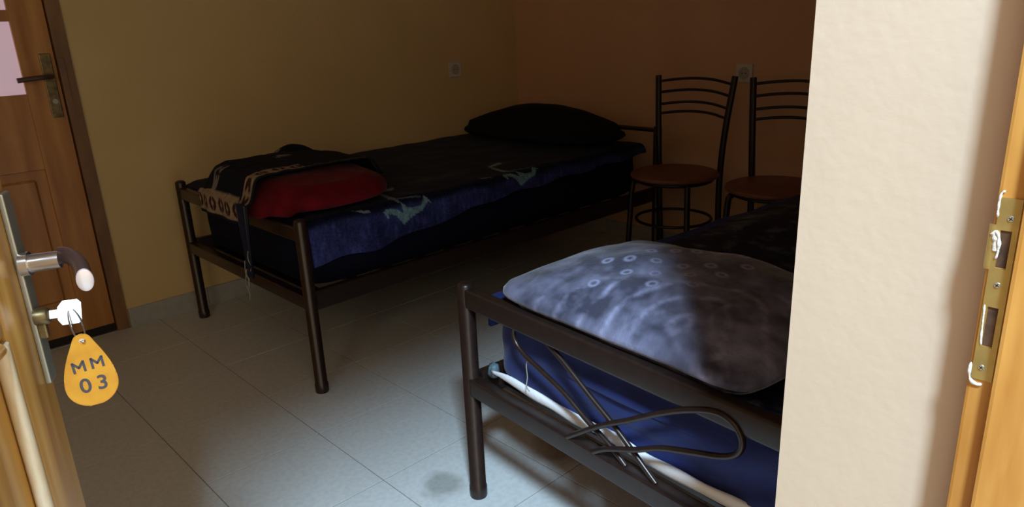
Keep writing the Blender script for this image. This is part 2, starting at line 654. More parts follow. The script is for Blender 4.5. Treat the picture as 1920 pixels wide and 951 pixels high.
fbox('jamb', (0.701, YB - 0.012, 0), (0.7475, YB + 0.06, DZ - 0.001), PINEF, fr, 0.002)
fbox('jamb', (DX0 + 0.0005, YB - 0.012, 0), (-0.09, YB + 0.06, DZ - 0.001), PINEF, fr, 0.002)
fbox('head', (-0.09, YB - 0.012, 2.0), (0.701, YB + 0.06, DZ - 0.001), PINEF, fr, 0.002)

d2 = empty('door_2', (0.30, YB, 0))
tag(d2, 'brown pine panelled door with pink frosted panes in ochre wall', 'door', kind='structure')
Y0, Y1 = YB + 0.004, YB + 0.044
DL, DR = -0.086, 0.697
bm = bmesh.new()
P2 = (0.030, 0.583)                      # pane opening
o2 = d2.location


def leafbox(lo, hi, bev=0.0015):
    bm_box(bm, [a - b for a, b in zip(lo, o2)], [a - b for a, b in zip(hi, o2)], bev, 1)


leafbox((DL, Y0, 0.034), (P2[0], Y1, 1.995))
leafbox((P2[1], Y0, 0.034), (DR, Y1, 1.995))
for z0, z1 in ((0.034, 0.14), (0.70, 0.978), (1.233, 1.272), (1.52, 1.56), (1.85, 1.995)):
    leafbox((P2[0], Y0 + 0.0003, z0), (P2[1], Y1, z1))
leafbox((0.285, Y0 + 0.0006, 0.14), (0.325, Y1, 0.70))
leafbox((0.285, Y0 + 0.0006, 0.978), (0.325, Y1, 1.85))
fin('door_leaf', bm, PINE, d2)
for xa, xb in ((P2[0], 0.285), (0.325, P2[1])):
    bm = bmesh.new()
    leafbox((xa, Y0 + 0.016, 0.14), (xb, Y1 - 0.008, 0.70), 0)
    leafbox((xa + 0.035, Y0 + 0.005, 0.175), (xb - 0.035, Y1 - 0.006, 0.665), 0.008)
    fin('raised_panel', bm, PINE, d2)
    for z0, z1 in ((0.978, 1.233), (1.272, 1.52), (1.56, 1.85)):
        fbox('glass_pane', (xa, Y0 + 0.018, z0), (xb, Y0 + 0.024, z1), GLASS, d2, off=o2)
fbox('threshold_shade', (DL, Y0 + 0.004, 0.0005), (DR, Y1, 0.033), GAP, d2, off=o2)  # dark strip standing for the shadow under the door
# long backplate and lever
bp = fbox('escutcheon', (0.646, Y0 - 0.007, 0.885), (0.684, Y0 - 0.0005, 1.118), OLDBR, d2, 0.003, off=o2)
bp.name = 'backplate'
bm = bmesh.new()
bm_tube(bm, [Vector((0.667, Y0 - 0.007, 1.036)) - o2, Vector((0.667, Y0 - 0.022, 1.036)) - o2], 0.012, 14)
fin('lever_rose', bm, OLDBR, bp, True).matrix_parent_inverse = Matrix()
tube('lever', [Vector(p) - o2 for p in spline([(0.667, Y0 - 0.02, 1.036), (0.665, Y0 - 0.042, 1.036), (0.640, Y0 - 0.052, 1.036), (0.60, Y0 - 0.053, 1.034), (0.553, Y0 - 0.053, 1.030)], 6)],
     0.009, DARKST, bp, rs=None)
tube('keyhole', [Vector((0.666, Y0 - 0.0065, 0.945)) - o2, Vector((0.666, Y0 - 0.010, 0.945)) - o2], 0.009, SATIN, bp)
fbox('strike_cover', (0.7035, YB - 0.016, 0.93), (0.722, YB - 0.0125, 1.10), PINEF, fr, 0.001)

# ------------------------------------------------------------------ entry frame, right jamb with strike plate
JX = 0.590
tr = empty('trim_1', (JX, 0.10, 0))
tag(tr, 'honey varnished pine door jamb with brass strike plate', 'door frame', kind='structure')
oj = tr.location
fbox('jamb', (JX, 0.050, 0), (PX - 0.0005, 0.1235, HEAD), HONEY, tr, 0.0025, off=oj)
fbox('door_stop', (JX - 0.010, 0.035, 0), (PX - 0.001, 0.1055, HEAD), HONEY, tr, 0.003, off=oj)
lj = fbox('jamb', (-0.2995, 0.045, 0), (-0.262, 0.1495, HEAD), HONEY, tr, 0.0025, off=oj)
fbox('head', (-0.2995, 0.045, HEAD + 0.0005), (PX - 0.001, 0.1495, HEAD + 0.049), HONEY, tr, 0.0025, off=oj)


def plate_with_holes():
    """Strike plate in the y-z plane: strip with two mortise holes and a curled lip toward the room."""
    bm = bmesh.new()
    ys = [0.1072, 0.1108, 0.1178, 0.1210]
    zs = [0.8780, 0.9050, 0.9370, 0.9660, 0.9670, 0.9955, 1.0190]
    solid = lambda i, j: not (i == 1 and j in (1, 4))
    th = 0.0016
    V = {}

    def vv(y, z, x):
        k = (round(y, 5), round(z, 5), round(x, 5))
        if k not in V:
            V[k] = bm.verts.new((x, y, z))
        return V[k]
    xa, xb = JX - 0.0014, JX - 0.0002
    cells = {(i, j) for i in range(3) for j in range(6) if solid(i, j)}
    for (i, j) in cells:
        a = [(ys[i], zs[j]), (ys[i + 1], zs[j]), (ys[i + 1], zs[j + 1]), (ys[i], zs[j + 1])]
        bm.faces.new([vv(y, z, xa) for y, z in a])
        bm.faces.new([vv(y, z, xb) for y, z in a[::-1]])
        for (di, dj, e) in ((0, -1, (0, 1)), (1, 0, (1, 2)), (0, 1, (2, 3)), (-1, 0, (3, 0))):
            if (i + di, j + dj) not in cells:
                p, q = a[e[0]], a[e[1]]
                bm.faces.new((vv(*p, xa), vv(*q, xa), vv(*q, xb), vv(*p, xb)))
    for v in bm.verts:
        v.co -= oj
    return bm


sp = fin('strike_plate', plate_with_holes(), BRASS, tr)
# lip: tongue bent back over the jamb edge
bm = bmesh.new()
lip = [(0.1208, JX - 0.0014), (0.1228, JX - 0.0016), (0.1243, JX - 0.0012), (0.1252, JX + 0.0002), (0.1256, JX + 0.003)]
za, zb = 0.9655, 0.9990
A = [[bm.verts.new(Vector((x + dx, y + dx * 0.3, z)) - oj) for (y, x) in lip] for z in (za, zb) for dx in (0.0, 0.0013)]
for k in range(len(lip) - 1):
    bm.faces.new((A[0][k], A[0][k + 1], A[2][k + 1], A[2][k]))
    bm.faces.new((A[1][k], A[3][k], A[3][k + 1], A[1][k + 1]))
    bm.faces.new((A[0][k], A[1][k], A[1][k + 1], A[0][k + 1]))
    bm.faces.new((A[2][k], A[2][k + 1], A[3][k + 1], A[3][k]))
bm.faces.new((A[0][-1], A[1][-1], A[3][-1], A[2][-1]))
bm.faces.new((A[0][0], A[2][0], A[3][0], A[1][0]))
fin('strike_lip', bm, BRASS, sp, True)
for (y, z) in ((0.1128, 1.0045), (0.1142, 0.9545), (0.1152, 0.8882)):
    bm = bmesh.new()
    bmesh.ops.create_cone(bm, cap_ends=True, segments=16, radius1=0.0024, radius2=0.0019, depth=0.0010,
                          matrix=Matrix.Translation(Vector((JX - 0.0017, y, z)) - oj) @ Matrix.Rotation(-math.pi / 2, 4, 'Y'))
    s_ = fin('screw', bm, SCREWM, sp)
    bm = bmesh.new()
    for a in (0.5, 0.5 + math.pi / 2):
        bm_box(bm, (-0.0015, -0.0003, -0.00012), (0.0015, 0.0003, 0.00012), mtx=Matrix.Translation(Vector((JX - 0.00225, y, z)) - oj) @ Matrix.Rotation(math.pi / 2, 4, 'Y') @ Matrix.Rotation(a, 4, 'Z'))
    fin('screw_slot', bm, GAP, sp)
# flush plates behind the holes, painted dark for the mortise shade
fbox('mortise', (JX - 0.0001, 0.1110, 0.9055), (JX + 0.0006, 0.1176, 0.9365), HOLE, tr, off=oj)
fbox('mortise', (JX - 0.0001, 0.1110, 0.9675), (JX + 0.0006, 0.1176, 0.9950), HOLE, tr, off=oj)


def blob(name, pts, r, m_, parent, o):
    """Uneven smear of filler following a path."""
    sm = spline(pts, 5)
    rs = [r * (0.75 + 0.5 * noise.noise(Vector(p) * 300 + Vector((r * 900, 0, 0)))) for p in sm]
    rs[0] *= 0.4
    rs[-1] *= 0.4
    return tube(name, [Vector(p) - o for p in sm], r, m_, parent, n=8, rs=rs)


xf = JX - 0.0008
blob('filler', [(xf, 0.1222, 0.890), (xf, 0.1225, 0.882), (xf, 0.1206, 0.8755), (xf, 0.1165, 0.8735), (xf, 0.113, 0.8745)], 0.0017, PUTTY, tr, oj)
blob('filler', [(xf, 0.1210, 1.004), (xf, 0.1214, 1.012), (xf, 0.1212, 1.021), (xf, 0.119, 1.024)], 0.0012, PUTTY, tr, oj)
blob('filler', [(xf - 0.001, 0.1232, 0.992), (xf - 0.0012, 0.1200, 0.994), (xf - 0.0012, 0.1178, 0.989), (xf - 0.0012, 0.1172, 0.980), (xf - 0.001, 0.1180, 0.974)], 0.0015, PUTTY, tr, oj)
blob('filler', [(xf + 0.0002, 0.1222, 0.9935), (xf + 0.0002, 0.1205, 0.9895), (xf + 0.0004, 0.1196, 0.984), (xf + 0.0006, 0.1192, 0.979)], 0.0030, PUTTY, tr, oj)
blob('filler', [(xf - 0.0006, 0.1198, 0.938), (xf - 0.0006, 0.1192, 0.925), (xf - 0.0008, 0.1186, 0.912), (xf - 0.0008, 0.1178, 0.906)], 0.0010, PUTTY, tr, oj)

# ------------------------------------------------------------------ entry door leaf (door_1), standing open
AZ = math.radians(27)
dv = Vector((math.sin(AZ), math.cos(AZ), 0))          # from hinge to free edge
nv = Vector((math.cos(AZ), -math.sin(AZ), 0))         # out of the face that shows
PLP = Vector((0.1117, 0.858, 0))                      # point of the face at the lock
HN = PLP - dv * 0.790
d1 = empty('door_1', HN)
tag(d1, 'open yellow pine entry door leaf in the left foreground', 'door', kind='structure')
LM = Matrix(((dv.x, nv.x, 0, 0), (dv.y, nv.y, 0, 0), (0, 0, 1, 0), (0, 0, 0, 1)))   # local: x along leaf, y out, z up
LW = 0.812
bm = bmesh.new()
for lo, hi in (((0.002, -0.038, 0.012), (0.115, 0, HEAD - 0.005)), ((0.726, -0.038, 0.012), (LW, 0, HEAD - 0.005)),
               ((0.115, -0.038, 0.012), (0.726, -0.0003, 0.16)), ((0.115, -0.038, 0.885), (0.726, -0.0003, 1.05)), ((0.115, -0.038, 1.76), (0.726, -0.0003, HEAD - 0.005))):
    bm_box(bm, lo, hi, 0.004, 2)
fin('door_leaf', bm, YELLOWP, d1, True)
box('panel', (0.115, -0.028, 0.16), (0.726, -0.012, 0.885), YELLOWP, d1)
bm = bmesh.new()
bm_box(bm, (0.175, -0.02, 0.22), (0.666, -0.003, 0.825), 0.009, 2)
fin('raised_panel', bm, YELLOWP, d1, True)
GLINTM = mat('pale_glint_moulding', (0.70, 0.60, 0.44), 0.25, c2=(0.60, 0.46, 0.28), scale=20, stretch=(4, 4, 1))  # one moulding painted pale for the light it catches
tube('moulding', [(0.718, -0.004, 0.165), (0.718, -0.004, 0.88)], 0.0075, GLINTM, d1)
tube('moulding', [(0.123, -0.004, 0.165), (0.123, -0.004, 0.88)], 0.0075, YELLOWP, d1)
tube('moulding', [(0.13, -0.004, 0.168), (0.711, -0.004, 0.168)], 0.0075, YELLOWP, d1)
tube('moulding', [(0.13, -0.004, 0.877), (0.711, -0.004, 0.877)], 0.0075, YELLOWP, d1)
for xa, xb in ((0.115, 0.39), (0.425, 0.726)):
    box('glass_pane', (xa, -0.022, 1.05), (xb, -0.016, 1.76), GLASS, d1)
box('glazing_bar', (0.39, -0.036, 1.05), (0.425, -0.002, 1.76), YELLOWP, d1, 0.003)
# lock furniture
pl = box('backplate', (0.787, 0.0003, 0.803), (0.808, 0.006, 1.011), SATIN, d1, 0.002)
nk = 0.937


def loc1(w):                      # world point -> door_1 local
    w = Vector(w) - HN
    return Vector((w.dot(dv), w.dot(nv), w.z))


tube('handle_neck', [(0.790, 0.0055, nk), (0.790, 0.0135, nk), (0.790, 0.014, nk), (0.790, 0.041, nk + 0.001)], 0.0095, STEEL, pl, 20, rs=[0.0125, 0.0125, 0.0095, 0.009])
lv = spline([(0.797, 0.040, nk + 0.004), (0.783, 0.053, nk + 0.004), (0.757, 0.067, nk + 0.001), (0.728, 0.0765, nk - 0.006)], 8)
tube('handle_lever', lv, 0.010, DARKST, pl, 20, rs=[lerp(0.0085, 0.0125, i / (len(lv) - 1)) for i in range(len(lv))], flat=0.62)  # dark tone stands for dim reflections in the polished steel
e0, e1 = lv[-1], lv[-1] + (lv[-1] - lv[-2]).normalized() * 0.0025
tube('handle_cap', [e0, e0 + (e1 - e0) * 0.7, e1], 0.012, mat('lever_end_glint', (0.80, 0.70, 0.70), 0.3, 0.5), pl, 24, rs=[0.0124, 0.0122, 0.0105], flat=0.62)  # end face painted pale for the light it reflects
kz = 0.879
tube('lock_cylinder', [(0.790, 0.0055, kz), (0.790, 0.017, kz), (0.790, 0.019, kz)], 0.009, OLDBR, pl, 20, rs=[0.009, 0.009, 0.007])
box('cylinder_body', (0.786, 0.0055, kz - 0.024), (0.794, 0.0145, kz - 0.004), OLDBR, pl, 0.002)

for o in [c for c in d1.children] + list(pl.children):
    o.data.transform(LM)
    o.data.flip_normals()

# key in the lock: blade, shoulder and bow seen flat
ky = empty('door_key', HN + dv * 0.790 + nv * 0.010 + Vector((0, 0, kz)))
tag(ky, 'bright nickel key standing in the lock of the open door', 'key')
KT = math.radians(30)                                   # the key stands turned a little in the lock
ky_ = Vector((0, 0, 1)) * math.cos(KT) + dv * math.sin(KT)
kz_ = nv.cross(ky_)
KM = Matrix(((nv.x, ky_.x, kz_.x, 0), (nv.y, ky_.y, kz_.y, 0), (nv.z, ky_.z, kz_.z, 0), (0, 0, 0, 1)))   # local x out of door, y up, z along leaf
bow = [(0.0165, -0.0065), (0.0205, -0.0125), (0.036, -0.0125), (0.039, -0.009), (0.039, 0.0095), (0.0355, 0.0135), (0.0215, 0.0135), (0.0165, 0.0070)]
prism('key_bow', bow, 0.0026, KM, NICKEL, ky, 0.0006)
prism('key_blade', [(-0.004, -0.0042), (0.0170, -0.0042), (0.0170, 0.0048), (-0.004, 0.0048)], 0.0022, KM, NICKEL, ky, 0.0004)

# tag on a ring
TP = Vector((0.1388, 0.7787, 0))
RA = math.radians(13)
rx = Vector((math.cos(RA), -math.sin(RA), 0))
fx = Vector((-math.sin(RA), -math.cos(RA), 0))        # toward the viewer side
kt = empty('key_tag', TP + Vector((0, 0, 0.796)))
tag(kt, 'amber pear-shaped key tag stamped MM 03 hanging from the door key', 'key tag')
TM = Matrix(((rx.x, 0, fx.x, 0), (rx.y, 0, fx.y, 0), (0, 1, 0, 0), (0, 0, 0, 1)))   # local x right, y up, z to viewer
hw = [(0.0, 0.0), (0.0012, 0.0045), (0.004, 0.0074), (0.012, 0.0112), (0.022, 0.0158), (0.034, 0.0202), (0.044, 0.0226), (0.054, 0.0236), (0.063, 0.0222), (0.071, 0.0175), (0.0762, 0.0108), (0.0782, 0.0045)]
T0 = 0.0785
sm = spline([(w, T0 - t, 0) for t, w in hw], 4)
ol = [(p.x, p.y) for p in sm] + [(-p.x, p.y) for p in reversed(sm) if p.x > 1e-5]
TAGO = prism('tag_plate', ol, 0.0032, TM, TAGM, kt, 0.0008)
tube('rivet', [TM @ Vector((0, T0 - 0.0065, -0.002)), TM @ Vector((0, T0 - 0.0065, 0.0022))], 0.0024, STEEL, kt, 14)


def lettering(txt, x, y, size, off, tilt=0.0):
    cu = bpy.data.curves.new('lettering', 'FONT')
    cu.body = txt
    cu.size = 1.0
    cu.align_x = 'CENTER'
    cu.align_y = 'CENTER'
    cu.extrude = 0.01
    cu.offset = off
    to = bpy.data.objects.new('lettering', cu)
    COL.objects.link(to)
    dg = bpy.context.evaluated_depsgraph_get()
    me = bpy.data.meshes.new_from_object(to.evaluated_get(dg))
    bpy.data.objects.remove(to)
    for v in me.vertices:
        v.co = TM @ (Vector((x, y, 0.00175)) + Matrix.Rotation(tilt, 3, 'Z') @ (v.co * size))
    me.materials.clear()
    return link('lettering', me, INK, kt)


def letter_m(x, y, w, h, tilt):
    bm = bmesh.new()
    st = 0.0023
    P = [(-w / 2, -h / 2), (-w / 2, h / 2), (0.0, -h * 0.08), (w / 2, h / 2), (w / 2, -h / 2)]
    for a, b in zip(P, P[1:]):
        a, b = Vector(a), Vector(b)
        d = (b - a)
        ln = d.length
        mt_ = Matrix.Translation((x, y, 0.00175)) @ Matrix.Rotation(tilt, 4, 'Z') @ Matrix.Translation((*((a + b) / 2), 0)) @ Matrix.Rotation(math.atan2(d.y, d.x), 4, 'Z')
        bm_box(bm, (-ln / 2 - st * 0.3, -st / 2, -0.0002), (ln / 2 + st * 0.3, st / 2, 0.0002), mtx=TM @ mt_)
    fin('lettering', bm, INK, kt)


letter_m(-0.0078, T0 - 0.0335, 0.0094, 0.0104, 0.06)
letter_m(0.0086, T0 - 0.0325, 0.0094, 0.0104, 0.04)
lettering('0', -0.0058, T0 - 0.0555, 0.0215, 0.014, 0.03)
lettering('3', 0.0092, T0 - 0.0555, 0.0215, 0.014, -0.03)
# ring threading bow and tag
rc = []
top = HN + dv * 0.790 + nv * (0.010 + 0.030) + Vector((0, 0, kz + 0.002))
bot = TP + Vector((0, 0, 0.796 + T0 - 0.0065))
ctr = (top + bot) / 2
ax = (top - bot) / 2
sd = (rx * 0.3 + Vector((0.2, -0.6, 0))).normalized() * 0.0075
for i in range(32):
    a = 2 * math.pi * i / 32
    rc.append(ctr - kt.location + ax * 1.12 * math.cos(a) + sd * math.sin(a))
tube('split_ring', rc, 0.0009, STEEL, kt, 8, closed=True)


# ------------------------------------------------------------------ beds
def make_bed(loc, rot, width, zt, label, loops=True):
    """Tubular steel bed; local x runs to the head, y from +w/2 (far side) to -w/2."""
    b = empty('metal_bed', loc, rot)
    tag(b, label, 'bed', 'metal framed single beds')
    w = width / 2
    Lb = 1.90
    for sy in (1, -1):
        post('post', (0, sy * w, 0), (0, sy * w, zt), 0.0205, TUBE, b)
        post('post', (Lb, sy * w, 0), (Lb, sy * w, 0.655), 0.0205, TUBE, b)
        box('side_rail', (0.018, sy * (w - 0.012) - 0.012, 0.285), (Lb - 0.018, sy * (w - 0.012) + 0.012, 0.352), TUBE, b, 0.004)
    box('top_rail', (-0.014, -w + 0.012, 0.524), (0.014, w - 0.012, 0.571), TUBE, b, 0.006, 3)
    box('lower_rail', (-0.016, -w + 0.012, 0.296), (0.016, w - 0.012, 0.341), TUBE, b, 0.005, 3)
    tube('head_rail', [(Lb, -w + 0.01, 0.632), (Lb, w - 0.01, 0.632)], 0.011, TUBE, b)
    tube('head_rail', [(Lb, -w + 0.01, 0.40), (Lb, w - 0.01, 0.40)], 0.011, TUBE, b)
    for k in range(12):
        x = 0.10 + k * (Lb - 0.2) / 11
        box('slat', (x - 0.02, -w + 0.02, 0.288), (x + 0.02, w - 0.02, 0.298), TUBE, b)
    # crossed loops of thin tube in the footboard; (u, z) measured from the far post of a 0.935 m foot
    loop = [(0.505, 0.340), (0.470, 0.363), (0.398, 0.396), (0.337, 0.428), (0.270, 0.452), (0.212, 0.472), (0.184, 0.492), (0.178, 0.517), (0.195, 0.540), (0.228, 0.546),
            (0.280, 0.528), (0.339, 0.497), (0.414, 0.450), (0.484, 0.408), (0.579, 0.340)]
    k = width / 0.935
    for mir in (0, 1) if loops else ():
        pts = []
        for u, z in loop:
            u2 = 0.935 - u if mir else u
            dep = -0.012 * mir if 0.352 < z else 0
            pts.append((-0.003 - 0.011 * mir, w - u2 * k, z))
        tube('loop', spline(pts, 7), 0.0058, TUBE, b, 10)
    return b


BL = []
bed1 = make_bed((1.011, 2.534, 0), 0.0, 0.996, 0.600, 'brown metal bed against the ochre wall carrying the red blanket', loops=False)
ROT2 = -math.radians(4.96)
p0 = Vector((0.998, 1.2265, 0))
d2v = Vector((0.08646, 0.99625, 0))
c2 = p0 - d2v * (0.935 / 2)
bed2 = make_bed((c2.x, c2.y, 0), ROT2, 0.935, 0.585, 'brown metal bed in front carrying the lavender plush blanket')
B2 = Matrix.Translation(c2) @ Matrix.Rotation(ROT2, 4, 'Z')


def b2(x, y, z):
    return B2 @ Vector((x, y, z))


# mattresses
def mat_side(z0, z1):
    return [(-0.02, z0), (-0.004, z0 + 0.012), (0.0, z0 + 0.03), (0.003, (z0 + z1) / 2), (0.0, z1 - 0.035), (-0.006, z1 - 0.014), (-0.02, z1 - 0.003)]


m1 = puff('mattress', (1.965, 2.555), 0.905, 0.455, mat_side(0.331, 0.545), lambda u, v: 0.545, SHADENAVY, p=14, n=160, rings=10, wob=0.004, ws=6)
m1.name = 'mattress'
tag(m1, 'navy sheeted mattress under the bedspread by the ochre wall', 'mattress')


def creases(q):
    """diagonal drag folds in the sheet over the foot end"""
    l = B2.inverted() @ q
    if l.x < 0.10 and 0.34 < l.z < 0.56:
        k = sstep(0.10, 0.03, l.x) * sstep(0.335, 0.37, l.z)
        y = l.y
        s = y * 0.55 + (l.z - 0.45) * 1.2
        f = sstep(0.22, -0.05, y)
        d = (math.sin(s * 75 + 2.0 * math.sin(s * 23)) * 0.5 + 0.5 * math.sin(s * 41 + 1)) * 0.012 * f + 0.002 * noise.noise(q * 14)
        l.x -= d * k
        return B2 @ l
    return q


m2 = empty('mattress', (0, 0, 0))
cm = b2(0.952, 0.0, 0)
bpy.data.objects.remove(m2)
m2 = puff('mattress', (cm.x, cm.y), 0.920, 0.434, [(-0.02, 0.331), (-0.004, 0.343), (0.0, 0.361)] + [(0.002 + 0.001 * math.sin(k), 0.361 + 0.012 * k) for k in range(1, 13)] + [(-0.006, 0.518), (-0.02, 0.528)],
          lambda u, v: 0.529, NAVY, p=14, n=420, rings=8, wob=0.003, ws=6, rot=ROT2, post_fn=creases)
tag(m2, 'navy sheeted mattress with white piping on the front bed', 'mattress')
pp = []
for k in range(60):
    t = k / 59
    y = lerp(0.418, -0.425, t)
    pp.append(b2(0.026 + 0.002 * math.sin(t * 9), y, 0.360 + 0.003 * math.sin(t * 17) + 0.0015 * math.sin(t * 31)))
bm = bmesh.new()
rs = [0.0125 * (0.35 + 0.65 * sstep(0, 0.12, k / 59)) * (1 + 0.08 * math.sin(k * 0.7)) for k in range(60)]
bm_tube(bm, pp, 0.01, 10, rs=rs, flat=0.55)
fin('piping', bm, WHITE, m2, True, None)['label'] = 'white piping along the lower edge'
tube('loose_thread', spline([b2(0.003, 0.250, 0.466), b2(-0.001, 0.252, 0.445), b2(0.004, 0.256, 0.415), b2(0.002, 0.258, 0.392), b2(0.006, 0.253, 0.380)], 5), 0.0013, FRINGE, None, 6)
th = bpy.data.objects['loose_thread']
th.data.transform(B2.inverted())
th.parent = bed2
puff('loose_corner', b2(0.036, 0.424, 0)[:2], 0.014, 0.016, [(-0.004, 0.343), (0, 0.35), (-0.002, 0.362)], lambda u, v: 0.374 - 0.012 * (u * u + v * v), TEALC, m2, p=2.5, n=24, rings=6, wob=0.010, ws=50)

# ------------------------------------------------------------------ bedspread on the far bed, with printed anchors
FLUKE = [(1.412, 1.974), (1.452, 1.998), (1.499, 2.016), (1.522, 2.045), (1.535, 2.038), (1.518, 2.069), (1.504, 2.05), (1.486, 2.03), (1.459, 2.026), (1.432, 2.032),
         (1.408, 2.065), (1.412, 2.042), (1.413, 2.012), (1.385, 2.04), (1.344, 2.052), (1.334, 2.042), (1.348, 2.013), (1.355, 2.032), (1.382, 2.015)]
SHANK = [(1.407, 2.052), (1.387, 2.094), (1.399, 2.175), (1.425, 2.21), (1.413, 2.128), (1.41, 2.065)]
STOCK = [(1.403, 2.198), (1.494, 2.22), (1.519, 2.263), (1.426, 2.225)]
ROPE = [(1.221, 2.075), (1.248, 2.059), (1.281, 2.055), (1.282, 2.064), (1.251, 2.069)]
ROPE2 = [(1.405, 2.075), (1.50, 2.062), (1.51, 2.074), (1.41, 2.085)]
ANCH = [(FLUKE, (0.22, 0.40, 0.47)), (SHANK, (0.24, 0.34, 0.40)), (STOCK, (0.27, 0.37, 0.43)), (ROPE, (0.28, 0.31, 0.44)), (ROPE2, (0.14, 0.17, 0.26))]


def spread_print(x, s):
    n1 = noise.fractal(Vector((x * 9, s * 9, 0)), 1.0, 2.0, 4)
    n2 = noise.noise(Vector((x * 70, s * 22, 4)))
    c = Vector((0.007, 0.011, 0.036))
    edge = sstep(2.06, 2.035, s)                         # plush blue band along the hem
    blue = Vector((0.045, 0.055, 0.20)) * (0.75 + 0.9 * max(0, n2) + 0.5 * n1)
    c = c.lerp(blue, edge)
    for (mx, my, ra, rb) in ((1.77, 2.27, 0.20, 0.05), (2.10, 2.28, 0.13, 0.04), (1.25, 2.70, 0.2, 0.06), (2.35, 2.60, 0.2, 0.06), (2.25, 2.12, 0.07, 0.02)):
        e = ((x - mx) / ra) ** 2 + ((s - my) / rb) ** 2
        k = max(0, 1 - e) * (0.5 + 0.9 * n1 + 0.5 * n2)
        c = c.lerp(Vector((0.045, 0.044, 0.047)), min(0.85, max(0, k)))
    for ox in (0.0, 0.582):
        for P, col in ANCH:
            if in_poly(x - ox, s - (0.031 if ox else 0), P):
                c = Vector(col) * (0.85 + 0.3 * n2)
    return c


SH_ = 2.027


def sp_yz(s):
    if s >= 2.09:
        return s, 0.578
    if s >= SH_:
        a = (2.09 - s) / 0.063 * math.pi / 2
        return 2.09 - 0.04 * math.sin(a), 0.538 + 0.04 * math.cos(a)
    return 2.05, 0.538 - (SH_ - s)


def sp1(a, b):
    x = lerp(1.045, 2.835, a)
    hem = interp(x, (1.045, 1.30, 1.57, 1.84, 2.3, 2.84), (0.432, 0.432, 0.466, 0.497, 0.515, 0.53)) + 0.006 * math.sin(x * 23)
    send = SH_ - (0.538 - hem)
    s = lerp(3.085, send, b)
    y, z = sp_yz(s)
    q = Vector((x * 4, s * 4, 1))
    w = noise.fractal(q, 1.0, 2.0, 3)
    if s > 2.09:
        z += 0.006 * w - 0.012 * sstep(1.10, 1.045, x)
        z = max(z, 0.5635)
    else:
        y += 0.005 * w - 0.006 * math.sin(x * 31) * sstep(0.54, 0.44, z) * 0.6
    return Vector((x, y, z))


def sp1c(a, b):
    x = lerp(1.045, 2.835, a)
    hem = interp(x, (1.045, 1.30, 1.57, 1.84, 2.3, 2.84), (0.432, 0.432, 0.466, 0.497, 0.515, 0.53))
    return spread_print(x, lerp(3.085, SH_ - (0.538 - hem), b))


bs1 = grid('bedspread', 360, 230, sp1, SPREAD, None, sp1c, thick=0.010)
bs1.modifiers[0].offset = 1.0          # this grid faces down, so the cloth thickens downwards
tag(bs1, 'dark navy bedspread printed with pale teal anchors on the far bed', 'bedspread')


# bedspread on the front bed
def sp2(a, b):
    x = lerp(0.05, 1.86, a)
    s = lerp(-0.44, 0.52, b)
    y, z = s, 0.547
    if s > 0.425:
        t = s - 0.425
        y = 0.425 + min(t, 0.028)
        z = 0.547 - max(0, t - 0.012)
    z += 0.006 * noise.fractal(Vector((x * 6, s * 6, 7)), 1, 2, 3) + 0.035 * sstep(0.55, 1.0, x) * sstep(0.47, 0.25, s) * sstep(-0.46, -0.2, s)
    z = max(z, 0.5435) if s < 0.42 else z
    return b2(x, y, z)


def sp2c(a, b):
    x = lerp(0.05, 1.86, a)
    s = lerp(-0.44, 0.52, b)
    n1 = noise.fractal(Vector((x * 30, s * 18, 0)), 1.0, 2.0, 4)
    n2 = noise.noise(Vector((x * 8, s * 8, 2)))
    c = Vector((0.013, 0.015, 0.034)).lerp(Vector((0.13, 0.14, 0.15)), min(0.9, max(0, n1 * 1.3 - 0.10 + 0.25 * n2)) * 0.8)
    k = max(0, 1 - ((x - 0.95) / 0.20) ** 2 - ((s - 0.34) / 0.06) ** 2)
    c = c.lerp(Vector((0.13, 0.16, 0.17)), min(1, k * (0.55 + n1)) if k > 0 else 0)
    if s > 0.40:
        c = Vector((0.025, 0.04, 0.17))
    return c


bs2 = grid('bedspread', 240, 130, sp2, SPREAD, None, sp2c, thick=0.010)
tag(bs2, 'dark navy speckled bedspread under the lavender blanket on the front bed', 'bedspread')

# ------------------------------------------------------------------ folded plush blanket on the front bed
RINGS = [(1.238, 0.873), (1.259, 0.834), (1.173, 0.811), (1.132, 0.769), (1.104, 0.832), (1.062, 0.809), (1.152, 0.863), (1.203, 0.766), (1.093, 0.738),
         (1.295, 0.808), (1.179, 0.727), (1.136, 0.919), (1.12, 0.966), (1.087, 0.89), (1.31, 0.75), (1.25, 0.71), (1.20, 0.91), (1.03, 0.93), (1.36, 0.85), (1.33, 0.68)]


RS = (1.15 - 0.655) / (1.15 - 0.645)


